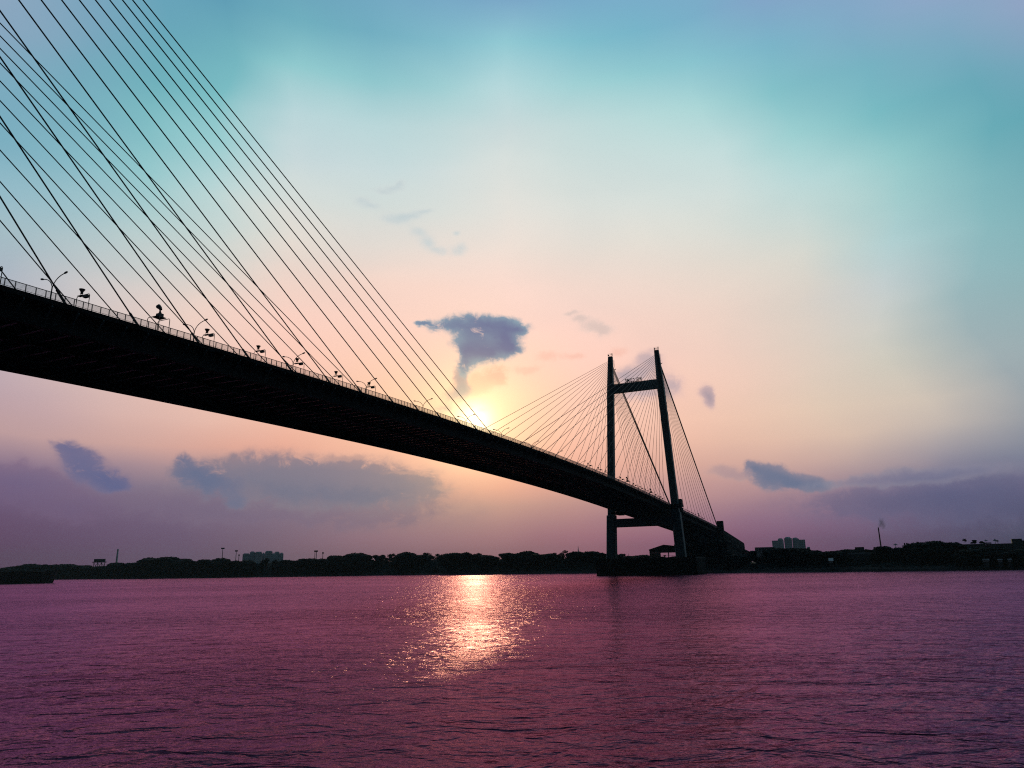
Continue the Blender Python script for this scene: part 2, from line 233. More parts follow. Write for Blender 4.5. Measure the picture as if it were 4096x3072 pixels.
BARK = mat('bark', (.04, .032, .026), 0.9, 0.1, 0.3, 1.0)
BANK = mat('bank_soil', (.020, .020, .020), 0.95, 0.1, 0.4, 0.05)
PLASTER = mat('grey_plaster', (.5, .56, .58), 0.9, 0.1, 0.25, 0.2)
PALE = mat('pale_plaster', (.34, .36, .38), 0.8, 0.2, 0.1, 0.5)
TIN = mat('corrugated_tin', (.05, .065, .072), 0.6, 0.3, 0.2, 0.3)
HULL = mat('rusty_hull', (.007, .006, .006), 0.6, 0.3, 0.4, 0.5)
BRICK = mat('red_brick', (.11, .035, .028), 0.9, 0.1, 0.2, 0.6)

# ---------------------------------------------------------------- water and banks
L, HM = 457.0, 228.5
def zd(X):                                           # height of the road deck along the bridge
    return 47.315-5.719*((X+HM)/HM)**2 if X <= 0 else 41.597-0.0414*X
def half(z): return 21.68+(15.487-21.68)*(z-8)/(140.03-8)   # half the distance between the two legs of a pylon
wm = bpy.data.materials.new('river_water'); wm.use_nodes = True; q = NT(wm.node_tree); b = q.n['Principled BSDF']
q.n.remove(b)
pos = q.node('ShaderNodeNewGeometry').outputs['Position']
mp = q.node('ShaderNodeMapping'); q.l.new(pos, mp.inputs[0]); mp.inputs['Rotation'].default_value = (0, 0, -R(22))
w0 = mp.outputs[0]
def wave(scale_x, scale_y, amp, detail, rough=0.5, dist=0.0, off=0.0):
    n = q.noise(q.v('MULTIPLY_ADD', w0, (scale_x, scale_y, 0), (off, off*1.7, off)), 1.0, detail, rough, dist)
    return q.m('MULTIPLY', q.m('SUBTRACT', n, 0.5), amp)
h = q.m('ADD', q.m('ADD', wave(1/8.0, 1/15.0, .58, 2.0, .5, .5), wave(1/2.2, 1/3.6, .78, 3.0, .55, .6, 3.1)), wave(1/.55, 1/.95, .17, 3.0, .6, .4, 7.7))
gust = q.rng(q.noise(q.v('MULTIPLY', w0, (1/55.0, 1/120.0, 0)), 1.0, 4.0, 0.6), 0.36, 0.62, 0.62, 1.20)
h = q.m('MULTIPLY', h, gust)
bn = q.node('ShaderNodeBump'); bn.inputs['Strength'].default_value = 1.0; bn.inputs['Distance'].default_value = 1.0
q.put(bn.inputs['Height'], h)
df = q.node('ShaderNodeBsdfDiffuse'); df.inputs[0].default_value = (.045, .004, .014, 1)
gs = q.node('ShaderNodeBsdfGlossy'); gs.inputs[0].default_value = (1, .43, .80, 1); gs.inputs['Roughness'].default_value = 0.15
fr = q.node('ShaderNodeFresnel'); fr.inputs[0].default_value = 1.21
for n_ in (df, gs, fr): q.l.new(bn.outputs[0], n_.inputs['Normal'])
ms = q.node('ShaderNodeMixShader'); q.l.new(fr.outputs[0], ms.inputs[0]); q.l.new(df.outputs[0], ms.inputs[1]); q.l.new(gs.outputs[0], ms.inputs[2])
q.l.new(ms.outputs[0], q.n['Material Output'].inputs['Surface'])
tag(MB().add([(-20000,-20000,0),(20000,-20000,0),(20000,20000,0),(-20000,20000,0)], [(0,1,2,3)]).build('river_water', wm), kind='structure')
BANKLINE = [(-60,-1500),(-20,-420),(14,-300),(16,-196),(14,-124),(30,-55),(62,10),(112,72),(150,180),(184,303),(182,430),(176,566),(215,760),(262,965),(330,1300),(420,1800),(700,3200)]
rows = []
for off, z in ((-1.5,-.6),(0,.1),(2.5,1.3),(7,2.4),(60,3.0),(500,4.0),(9000,8.0)):
    r = []
    for i, (x, y) in enumerate(BANKLINE):
        a = Vector(BANKLINE[max(i-1,0)]); c = Vector(BANKLINE[min(i+1,len(BANKLINE)-1)]); d = (c-a).normalized(); n = Vector((d.y,-d.x))
        wig = 1.0*math.sin(i*2.3+off)
        r.append((x+n.x*off+wig*(off < 100), y+(n.y*off if off < 400 else 0), z))
    rows.append(r)
tag(MB().loft(rows, closed=False).build('riverbank', BANK), kind='structure')
def bank_distance(u):                                # how far the shore lies along a bearing
    d = ray(u, 2250); best = 1e9
    for (x0,y0),(x1,y1) in zip(BANKLINE, BANKLINE[1:]):
        ex, ey = x1-x0, y1-y0; den = d.x*ey-d.y*ex
        if abs(den) < 1e-9: continue
        tt = ((x0-CAM.x)*ey-(y0-CAM.y)*ex)/den; ss = ((x0-CAM.x)*d.y-(y0-CAM.y)*d.x)/den
        if tt > 0 and -.001 <= ss <= 1.001: best = min(best, tt*math.hypot(d.x, d.y))
    return best

# ---------------------------------------------------------------- bridge
bridge = empty('cable_stayed_bridge', (0, 0, 0))
tag(bridge, 'dark cable-stayed bridge sweeping from upper left to its twin-legged pylon on far shore', 'bridge')
XS = [-520+10*i for i in range(70)] + [178, 184]
XS = [x for x in XS if x < 184] + [184]
def section(pts): return [[(X, y, zd(X)+z) for y, z in pts] for X in XS]
E_ = 15.8
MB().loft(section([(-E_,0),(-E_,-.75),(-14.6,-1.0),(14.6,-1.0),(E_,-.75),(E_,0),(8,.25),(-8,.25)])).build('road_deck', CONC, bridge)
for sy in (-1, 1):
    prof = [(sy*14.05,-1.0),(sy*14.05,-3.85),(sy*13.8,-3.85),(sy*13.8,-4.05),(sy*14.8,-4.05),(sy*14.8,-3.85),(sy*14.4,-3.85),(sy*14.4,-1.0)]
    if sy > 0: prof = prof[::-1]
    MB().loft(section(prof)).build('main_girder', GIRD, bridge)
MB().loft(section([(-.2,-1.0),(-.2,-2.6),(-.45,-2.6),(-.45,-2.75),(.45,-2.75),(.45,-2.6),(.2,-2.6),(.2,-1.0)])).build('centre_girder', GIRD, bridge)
cg = MB()                                            # floor beam, a flat-bottomed I with tapering brackets outside the girders
cg.box(-.08,-14.05,-2.05,.08,14.05,-1.0); cg.box(-.24,-14.05,-2.15,.24,14.05,-2.05)
for sy in (-1, 1): cg.add([(-.1,sy*14.4,-1.0),(.1,sy*14.4,-1.0),(.1,sy*14.4,-2.6),(-.1,sy*14.4,-2.6),(-.1,sy*15.7,-.8),(.1,sy*15.7,-.8),(.1,sy*15.7,-1.05),(-.1,sy*15.7,-1.05)],
                          [(0,1,5,4),(2,3,7,6),(0,3,2,1),(4,5,6,7),(0,4,7,3),(1,2,6,5)])
first = None; rest = MB()
xs = [-404+3.926*i for i in range(147)]
for i, X in enumerate(xs):
    if i < 100:
        if first is None: first = cg.build('cross_girder', FLOOR, bridge, (X, 0, zd(X)))
        else:
            o = first.copy(); C.objects.link(o); o.location = (X, 0, zd(X))
    else: rest.add([(x+X, y, z+zd(X)) for x, y, z in cg.v], cg.f)
tag(rest.build('cross_girder', FLOOR, bridge), kind='stuff')
# railing along the near footpath
rl = empty('railing'); rl.parent = bridge
RX = [-402+4*i for i in range(147)]
def rail(z, w, hgt): return [[(X, -15.72-w, zd(X)+z), (X, -15.72+w, zd(X)+z), (X, -15.72+w, zd(X)+z+hgt), (X, -15.72-w, zd(X)+z+hgt)] for X in RX]
MB().loft(rail(1.02, .05, .08)).build('top_rail', METAL, rl)
MB().loft(rail(.10, .03, .05)).build('bottom_rail', METAL, rl)
post = MB().box(-.045,-.045,0,.045,.045,1.04); pr = MB(); p0 = None
for i in range(420):
    X = -401.0+1.385*i
    if i < 100:
        if p0 is None: p0 = post.build('railing_post', METAL, rl, (X, -15.72, zd(X)))
        else: o = p0.copy(); C.objects.link(o); o.location = (X, -15.72, zd(X))
    else: pr.add([(x+X, y-15.72, z+zd(X)) for x, y, z in post.v], post.f)
tag(pr.build('railing_post', METAL, rl), kind='stuff')
bl = MB()
for i in range(420*12):
    if i % 12 == 0: continue
    X = -401.0+1.385*i/12; z = zd(X)
    bl.add([(X-.02,-15.73,z+.14),(X+.02,-15.73,z+.14),(X,-15.71,z+.14),(X-.02,-15.73,z+1.03),(X+.02,-15.73,z+1.03),(X,-15.71,z+1.03)], [(0,1,4,3),(1,2,5,4),(2,0,3,5)])
bl.build('baluster_panel', METAL, rl)
# pylons
def leg_mb(X0, sy, lower=True):
    rings = []
    for z, a in ((9.9,5.7),(zd(0)-5.2,5.3),(zd(0)-5.0,4.2),(113.9,4.15),(121,3.85),(132,3.2),(140.0,2.75)):
        y = sy*half(z); k = a/2; c = k*.82
        rings.append([(X0-k,y-c,z),(X0-c,y-k,z),(X0+c,y-k,z),(X0+k,y-c,z),(X0+k,y+c,z),(X0+c,y+k,z),(X0-c,y+k,z),(X0-k,y+c,z)])
    return MB().loft(rings)
def top_rail_mb(X0, sy):
    m = MB(); y = sy*half(140); k = 1.25
    cs = [(X0-k,y-k),(X0+k,y-k),(X0+k,y+k),(X0-k,y+k)]
    for i in range(4):
        a, c = cs[i], cs[(i+1) % 4]
        m.tube([(a[0],a[1],140),(a[0],a[1],141.9)], .09, 5)
        for z in (141.0, 141.9): m.tube([(a[0],a[1],z),(c[0],c[1],z)], .06, 5)
    m.tube([(X0-k,y-.4,141.0),(X0+.2,y-k,142.6),(X0+k,y-k,141.9)], .08, 5)
    return m
for X0 in (0, -L):
    py = empty('pylon', (0, 0, 0)); py.parent = bridge
    for sy in (-1, 1):
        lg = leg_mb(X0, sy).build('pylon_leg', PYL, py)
        top_rail_mb(X0, sy).build('crown_railing', METAL, py)
        y = sy*half(140)
        MB().lathe([(.05,0),(.42,.1),(.5,.5),(.42,.9),(.05,1.0)], (X0-1.35, y+.9*(1 if sy > 0 else 1), 140.3), 8).build('warning_light', METAL, py)
        m = MB()
        for dy in (-.25, .25): m.tube([(X0+1.9, y-1.75+dy, 133.0),(X0+1.75, y-1.55+dy, 138.2)], .06, 4)
        for k in range(9): m.tube([(X0+1.9-.016*k, y-2.0, 133.2+.55*k),(X0+1.9-.016*k, y-1.5, 133.2+.55*k)], .04, 4)
        m.build('access_ladder', METAL, py)
        m = MB().box(X0+1.5, y-2.6, 131.4, X0+2.5, y-1.4, 131.6); m.tube([(X0+2.4,y-2.5,131.6),(X0+2.4,y-2.5,132.6)], .06, 4); m.build('small_bracket', METAL, py)
    h1, h2 = half(117.8), half(31.5)
    MB().loft([[(X0-1.7,y,114.9),(X0+1.7,y,114.9),(X0+1.7,y,120.6),(X0-1.7,y,120.6)] for y in (-h1+1.9, h1-1.9)]).build('upper_crossbeam', PYL, py)
    MB().loft([[(X0-2.2,y,28.9),(X0+2.2,y,28.9),(X0+2.2,y,34.0),(X0-2.2,y,34.0)] for y in (-h2+2.6, h2-2.6)]).build('lower_crossbeam', PYL, py)
    m = MB()
    for z in (121.6,): m.tube([(X0+1.5,-h1+2.2,z),(X0+1.5,h1-2.2,z)], .05, 4)
    for k in range(11): m.tube([(X0+1.5,-14+2.8*k,120.6),(X0+1.5,-14+2.8*k,121.6)], .05, 4)
    m.build('beam_handrail', METAL, py)
    if X0 == 0:
        # bearing blocks beneath the deck edge beside each leg, and the maintenance platform round the near leg
        for sy in (-1, 1):
            ys = sorted((sy*13.2, sy*16.6))
            MB().box(-13.5, ys[0], zd(0)-5.2, 4.5, ys[1], zd(0)-4.03).build('bearing_beam', GIRD, py)
        m = MB().box(-3.4,-24.4,39.7,3.4,-15.9,41.2); m.box(2.3,-23.4,41.2,6.6,-17.6,44.6); m.box(3.0,-23.0,37.6,9.6,-16.4,39.6)
        m.box(6.0,-22.6,39.6,8.6,-17.0,41.2)
        m.build('maintenance_platform', GIRD, py)
        m = MB()
        for x, y in ((-3.2,-24.2),(0,-24.2),(3.2,-24.2),(-3.2,-20.5)): m.tube([(x,y,41.2),(x,y,42.4)], .06, 4)
        m.tube([(-3.2,-20.5,42.4),(-3.2,-24.2,42.4),(3.2,-24.2,42.4)], .05, 4); m.tube([(6.2,-20.2,44.5),(7.4,-19.6,45.4),(8.4,-19.6,45.2)], .25, 5); m.tube([(8.2,-20,41.2),(8.4,-20,42.8)], .15, 5)
        m.build('platform_railing', METAL, py)
# cables
def cable(a, b_, r, n=5):
    a, b_ = Vector(a), Vector(b_)
    m = MB().tube([a, b_], r, n)
    dr = (b_-a).normalized(); s0 = a+dr*.1
    m.tube([s0, s0+dr*2.6], r*1.7, n)               # the steel anchor pipe at deck level
    return m.build('stay_cable', CABLE, bridge)
NEAR = [(-378.2,130.72),(-366.3,129.64),(-354.2,129.87),(-342.4,130.82),(-330.7,131.54),(-318.6,131.85),(-307.2,132.96),(-294.3,133.12),(-282.5,134.01),(-271.2,135.01),(-259.9,135.88),(-249.4,136.38),(-239.1,137.37)]
for X, z in [(-390.2,129.5)] + NEAR: cable((X,-15.4,zd(X)-.3), (-L,-half(z),z), .118)
FARP = [(-379.9,130.5),(-368.0,131.2),(-356.1,134.95),(-343.4,131.55),(-331.9,132.75),(-319.3,132.5),(-307.9,133.8),(-295.5,134.1),(-283.9,134.95),(-271.5,135.65),(-260.1,136.3),(-249.7,137.0),(-238.9,137.95)]
for X, z in FARP: cable((X,15.4,zd(X)-.3), (-L,half(z),z), .112)
MAINX = [-219.1,-209.0,-198.2,-186.5,-175.2,-162.2,-151.0,-138.0,-127.0,-115.0,-102.9,-90.9,-78.7,-66.7,-55.0,-42.7,-30.9,-19.1,-8.2]
SIDEX = [165.8,152.2,139.1,126.6,114.0,101.9,89.9,77.4,63.5,50.0,37.5]
for sy in (-1, 1):
    for k, X in enumerate(MAINX):
        z = 137.3-.79*k; cable((X,sy*15.4,zd(X)-.3), (-1.2,sy*half(z),z), .10)
    for k in range(7):
        z = 137.3-.62*k; X = 181.0-.75*k; cable((X,sy*15.6,zd(X)-.3), (1.0,sy*half(z),z), .10)
    for k, X in enumerate(SIDEX):
        z = 132.6-.8*k; cable((X,sy*15.4,zd(X)-.3), (1.2,sy*half(z),z), .10)
# end pier with the stubs that hold the back stays, foundation of the pylon
for sy in (-1, 1):
    z0 = zd(186)
    ys = sorted((sy*14.2, sy*18.9))
    MB().loft([[(182.6,ys[0],z),(188.4,ys[0],z),(188.4,ys[1],z),(182.6,ys[1],z)] for z in (2.5, z0+6.2)]).build('end_pier', CONC, bridge)
m = MB().loft([[(-14+i_,-33+i_,z),(14-i_,-33+i_,z),(14-i_,27.3-i_,z),(-14+i_,27.3-i_,z)] for z, i_ in ((-3,0),(9.2,0),(9.9,.5))])
m.build('pylon_foundation', CONC, bridge)
m = MB()
for k in range(16): m.tube([(-12.5,-30+3.7*k,9.9),(-12.5,-30+3.7*k,11.0)], .09, 5)
m.tube([(-12.5,-30,10.95),(-12.5,25.5,10.95)], .05, 5); m.build('foundation_handrail', METAL, bridge)
fb = MB()
for k in range(7): fb.lathe([(.3,0),(.3,.7),(.6,.9),(.6,1.3),(.2,1.35)], (-10.5, -16+4.4*k, 9.9), 8)
bb = None
for k in range(7):
    y = -14+4.1*k
    if bb is None: bb = MB().lathe([(.45,0),(.35,.7),(.7,.95),(.7,1.35),(.2,1.4)], (0,0,0), 8).build('mooring_bollard', METAL, bridge, (-10.5, y, 9.9))
    else: o = bb.copy(); C.objects.link(o); o.location = (-10.5, y, 9.9)
# curved approach ramp
ramp = MB(); rings = []
def road(S):
    if S < 320: return Vector((S, 0)), Vector((1, 0))
    a = (S-320)/160; return Vector((320+160*math.sin(a), 160*(1-math.cos(a)))), Vector((math.cos(a), math.sin(a)))
zz0 = zd(190)
for i in range(40):
    S = 189+9*i; pc, d = road(S); n = Vector((d.y, -d.x)); z = max(zz0-.07*(S-190), 5.0)
    def P(o, h_): return (pc.x+n.x*o, pc.y+n.y*o, h_)
    g = 2.0
    rings.append([P(15.8,z+.9),P(15.9,z-3.0),P(15.2,max(z-7,g+1)),P(13.6,max(z-10,g+.5)),P(12.0,g),P(-12.0,g),P(-13.6,max(z-10,g+.5)),P(-15.2,max(z-7,g+1)),P(-15.9,z-3.0),P(-15.8,z+.9),P(-15.4,z+.9),P(-15.4,z),P(15.4,z),P(15.4,z+.9)])
ramp.loft(rings); ap = ramp.build('approach_ramp', CONC)
tag(ap, 'curved dark approach ramp bending away behind the bridge end on the right', 'ramp')

# ---------------------------------------------------------------- things on the bridge
def make_lamp(hh):
    r = empty('street_lamp')
    MB().tube([(0,0,.2),(0,0,2.5),(0,0,hh-2.4)], [.17,.13,.10], 7).build('pole', METAL, r)
    for sy in (-1, 1):
        path = [(0,0,hh-2.4)]
        for k in range(1, 9):
            a = k/8*math.pi*.44; path.append((0, sy*2.55*(1-math.cos(a))/(1-math.cos(math.pi*.44)), hh-2.4+2.35*math.sin(a)/math.sin(math.pi*.44)))
        arm = MB().tube(path, [.10]+[.075]*8, 6).build('curved_arm', METAL, r)
        e = Vector(path[-1]); d = (e-Vector(path[-2])).normalized()
        MB().tube([e, e+d*.35, e+d*.75, e+d*.95], [.07,.17,.17,.06], 7).build('lamp_head', METAL, r)
    return r
LAMPX = [(-371.6,'first and largest double-armed street lamp, beside the leftmost cables'),
 (-342.8,'second double-armed street lamp from the left, just before a searchlight frame'),
 (-314.1,'third double-armed street lamp from the left, overlapping a searchlight frame'),
 (-285.3,'fourth double-armed street lamp from the left, by the last nearby searchlight frame'),
 (-256.3,'double-armed street lamp below the dark cloud, fifth from the left'),
 (-228.6,'double-armed street lamp standing in the brightest sun glow'),
 (-200.9,'double-armed street lamp just right of the sun glow'),
 (-172.4,'small distant double-armed street lamp, third right of the sun glow'),
 (-145.3,'tiny double-armed street lamp midway between sun glow and far pylon'),
 (-114.3,'tiny double-armed street lamp left of the far pylon, hidden to its arms'),
 (-57.2,'tiny lamp arm showing just right of the left pylon leg')]
lamp0 = None
for X, lb in LAMPX:
    if lamp0 is None: o = lamp0 = make_lamp(9.75)
    else: o = copy_tree(lamp0)
    o.location = (X, 0, zd(X)+.02-(0 if X < -180 else .5))
    tag(o, lb, 'street lamp', 'double-armed lamps along the bridge')
def portal(m, x, y0=-15.55, y1=-12.6, hgt=2.7, r=.055):
    m.tube([(x,y0,0),(x,y0,hgt-.2),(x,y0+.2,hgt),(x,y1-.2,hgt),(x,y1,hgt-.2),(x,y1,0)], r, 6)
def make_frame():
    r = empty('searchlight_frame')
    m = MB(); portal(m, 0); m.build('portal_frame', METAL, r)
    h = MB().lathe([(.06,0),(.16,.06),(.17,.28),(.22,.38),(.44,.74),(.43,.80),(.1,.78)], (0,-13.6,2.95), 10).build('searchlight', METAL, r)
    m = MB(); m.tube([(0,-13.9,2.7),(0,-13.9,3.25)], .04, 4); m.tube([(0,-13.3,2.7),(0,-13.3,3.25)], .04, 4); m.box(-.25,-14.1,2.62,.25,-13.0,2.72); m.build('yoke', METAL, h)
    m = MB().box(-.25,-15.1,2.2,.25,-14.3,2.62); m.tube([(0,-15.2,2.62),(.05,-15.2,2.25),(.05,-14.2,2.2)], .03, 4); m.build('junction_box', METAL, r)
    return r
def make_big():
    r = empty('searchlight_frame')
    for x in (-1.1, .9):
        m = MB(); portal(m, x, -15.55, -12.7, 2.75, .06); m.build('portal_frame', METAL, r)
    m = MB().box(-.9,-14.9,2.80,.7,-13.4,2.92); m.box(-.4,-14.6,2.95,.4,-13.7,3.55); m.build('platform', METAL, r)
    h = MB().tube([(0,-14.25,4.3),(0,-13.95,4.7),(0,-13.65,4.95),(0,-13.3,4.95)], [.24,.34,.42,.30], 9).build('searchlight', METAL, r)
    m = MB(); m.tube([(0,-14.45,3.55),(-.3,-14.1,4.6)], .09, 5); m.tube([(0,-13.8,3.55),(.3,-13.9,4.6)], .09, 5); m.tube([(0,-14.1,3.55),(0,-14.1,4.4)], .13, 6); m.build('yoke', METAL, h)
    return r
FR = [(-387.6,0,'searchlight frame post cut off by the left edge of the picture'),
 (-375.2,0,'searchlight on portal frame just right of the largest street lamp'),
 (-361.9,1,'large tilted searchlight on a double portal frame, nearest of the big ones'),
 (-351.5,0,'cup-shaped searchlight on portal frame just right of the second street lamp'),
 (-338.9,0,'searchlight on portal frame midway between second and third street lamps'),
 (-327.8,0,'searchlight on portal frame overlapping the third street lamp'),
 (-315.0,0,'searchlight on portal frame midway between third and fourth street lamps'),
 (-302.5,0,'searchlight on portal frame overlapping the fourth street lamp'),
 (-141.2,0,'tiny searchlight frame left of the far pylon, third before its left leg'),
 (-127.1,0,'tiny searchlight frame left of the far pylon, second before its left leg'),
 (-115.8,0,'tiny searchlight frame touching the left edge of the left pylon leg'),
 (-91.9,0,'tiny searchlight frame between the pylon legs, first right of left leg'),
 (-80.9,1,'big searchlight frame between the pylon legs, the tall one near left leg'),
 (-68.0,0,'tiny searchlight frame between the pylon legs, just right of the tall one'),
 (-55.2,0,'tiny searchlight frame at the middle of the gap between pylon legs'),
 (-44.0,0,'tiny searchlight frame between the pylon legs, just right of the middle'),
 (-33.4,1,'big searchlight frame between the pylon legs, the one nearer right leg'),
 (-19.9,0,'tiny searchlight frame second left of the right pylon leg'),
 (-8.9,0,'tiny searchlight frame closest to the left edge of the right pylon leg'),
 (63.7,0,'tiny searchlight frame right of the pylon, closest to the platform'),
 (76.4,0,'tiny searchlight frame right of the pylon, second from the platform'),
 (89.8,0,'tiny searchlight frame right of the pylon, just left of the big one'),
 (106.6,1,'big searchlight frame right of the pylon, halfway down the side span'),
 (122.4,0,'tiny searchlight frame right of the pylon, farthest down the side span')]
f0 = f1 = None
for X, big, lb in FR:
    if big:
        if f1 is None: o = f1 = make_big()
        else: o = copy_tree(f1)
    else:
        if f0 is None: o = f0 = make_frame()
        else: o = copy_tree(f0)
    o.location = (X, 0, zd(X)); tag(o, lb, 'searchlight', 'searchlight frames along the railing')
# greeting letters on the upper crossbeam, facing the far shore (seen from behind here)
sg = empty('letter_sign', (-1.0, .6, 120.62)); tag(sg, 'WELCOME letters standing on the upper crossbeam of the pylon, seen from behind', 'sign')
yy = -5.75
for ch, w in zip('WELCOME', (2.15,1.4,1.3,1.6,1.75,2.0,1.4)):
    cu = bpy.data.curves.new('letter', 'FONT'); cu.body = ch; cu.size = 3.5; cu.extrude = .15; cu.offset = .10; cu.align_x = 'CENTER'
    tmp = bpy.data.objects.new('letter', cu); C.objects.link(tmp)
    me = bpy.data.meshes.new_from_object(tmp.evaluated_get(bpy.context.evaluated_depsgraph_get())); bpy.data.objects.remove(tmp)
    o = bpy.data.objects.new('letter', me); C.objects.link(o); me.materials.clear(); me.materials.append(SIGN); o.parent = sg
    xs_ = [v.co.x for v in me.vertices]; f_ = (w-.38)/(max(xs_)-min(xs_)); mid = (max(xs_)+min(xs_))/2
    o.rotation_euler = (R(90), 0, R(90)); o.location = (0, yy+w/2-mid*f_, .35); o.scale = (f_, 1, 1)
    yy += w
m = MB(); m.tube([(-.25,-5.6,.3),(-.25,5.8,.3)], .07, 4);
for k in range(8): m.tube([(-.25,-5.6+1.63*k,0),(-.25,-5.6+1.63*k,.9)], .05, 4)
m.build('support_frame', SIGN, sg)

# ---------------------------------------------------------------- trees, undergrowth
rnd = random.Random(7)
def clump(m, c, s, n=1):
    # small leaf clump: a bent, randomly turned quad
    a = Vector((rnd.gauss(0,1), rnd.gauss(0,1), rnd.gauss(0,1))).normalized(); b = a.orthogonal().normalized(); b.rotate(Matrix.Rotation(rnd.random()*6.28, 3, a)); d = a.cross(b)
    s *= rnd.uniform(.6, 1.35)
    m.add([c-b*s, c-d*s*.6+a*s*.25, c+b*s, c+d*s*.6+a*s*.25], [(0,1,2,3)])
KINDS = {}
def tree_kind(kind):
    # unit tree: height 1, crown width 1
    tr, cr = MB(), MB()
    if kind == 'dome':   lobes = [(0,0,.62,.40,.26)]+[(.30*math.cos(k*1.05+rnd.random()*.4),.30*math.sin(k*1.05),.50+rnd.uniform(-.08,.14),.22,.17) for k in range(6)]+[(0,0,.82,.28,.16),(.15,-.1,.78,.22,.15),(-.2,.1,.74,.2,.15),(0,0,.32,.42,.2)]; n = 5200; s = .034
    elif kind == 'round': lobes = [(rnd.uniform(-.22,.22),rnd.uniform(-.22,.22),rnd.uniform(.3,.82),rnd.uniform(.18,.30),rnd.uniform(.13,.2)) for k in range(12)]+[(0,0,.55,.36,.3)]; n = 5000; s = .035
    elif kind == 'flat':  lobes = [(.36*math.cos(k*.9)*rnd.uniform(.5,1),.36*math.sin(k*.9)*rnd.uniform(.5,1),.80+rnd.uniform(-.1,.08),.26,.12) for k in range(9)]+[(0,0,.66,.40,.2),(0,0,.3,.45,.25),(.2,.1,.5,.3,.2),(-.2,-.1,.5,.3,.2)]; n = 4800; s = .034
    elif kind == 'ragged': lobes = [(rnd.uniform(-.34,.34),rnd.uniform(-.34,.34),rnd.uniform(.25,.9),rnd.uniform(.10,.22),rnd.uniform(.08,.16)) for k in range(16)]; n = 4600; s = .034
    elif kind == 'sparse': lobes = [(rnd.uniform(-.36,.36),rnd.uniform(-.36,.36),rnd.uniform(.5,.9),rnd.uniform(.10,.18),rnd.uniform(.06,.12)) for k in range(12)]; n = 1800; s = .024
    elif kind == 'narrow': lobes = [(rnd.uniform(-.15,.15),rnd.uniform(-.15,.15),.2+.075*k,.30-.018*k,.12) for k in range(10)]; n = 2600; s = .045
    for i in range(n):
        x, y, z, rx, rz = lobes[rnd.randrange(len(lobes))] if i % 3 else max((lobes[rnd.randrange(len(lobes))] for _ in range(2)), key=lambda l: l[3])
        z = min(z, .98-rz*.88); d = Vector((rnd.gauss(0,1), rnd.gauss(0,1), rnd.gauss(0,1))).normalized(); q = rnd.random()**.4*.98
        clump(cr, Vector((x+d.x*rx*q, y+d.y*rx*q, z+d.z*rz*q)), s)
    if kind != 'sparse':              # dense inner mass of the crown
        for x, y, z, rx, rz in lobes:
            z = min(z, .98-rz*.88)
            cr.lathe([(max(.002, rx*.88*math.sin(math.pi*i/6)*(1+.12*rnd.uniform(-1,1))), -rz*.88*math.cos(math.pi*i/6)) for i in range(7)], (x, y, z), 8)
    tr.tube([(0,0,-.05),(.01,0,.2),(-.01,.01,.45),(0,0,.7)], [.045,.032,.024,.01], 6)
    for k in range(6):
        a = k*1.047+rnd.random()*.5; rr = rnd.uniform(.2,.36); zz = rnd.uniform(.55,.82)
        tr.tube([(0,0,.25+.05*k),(rr*.45*math.cos(a),rr*.45*math.sin(a),.35*1+.3*zz),(rr*math.cos(a),rr*math.sin(a),zz)], [.018,.012,.004], 5)
    return tr, cr
def make_tree(kind, name='tree'):
    if kind not in KINDS:
        KINDS[kind] = []
        for k in range(2 if kind != 'narrow' else 1):
            tr, cr = tree_kind(kind); r = empty(name)
            tr.build('trunk', BARK, r); cr.build('crown', LEAF, r); KINDS[kind].append([r, False])
    ch = KINDS[kind][rnd.randrange(len(KINDS[kind]))]
    if not ch[1]: ch[1] = True; return ch[0]
    return copy_tree(ch[0])
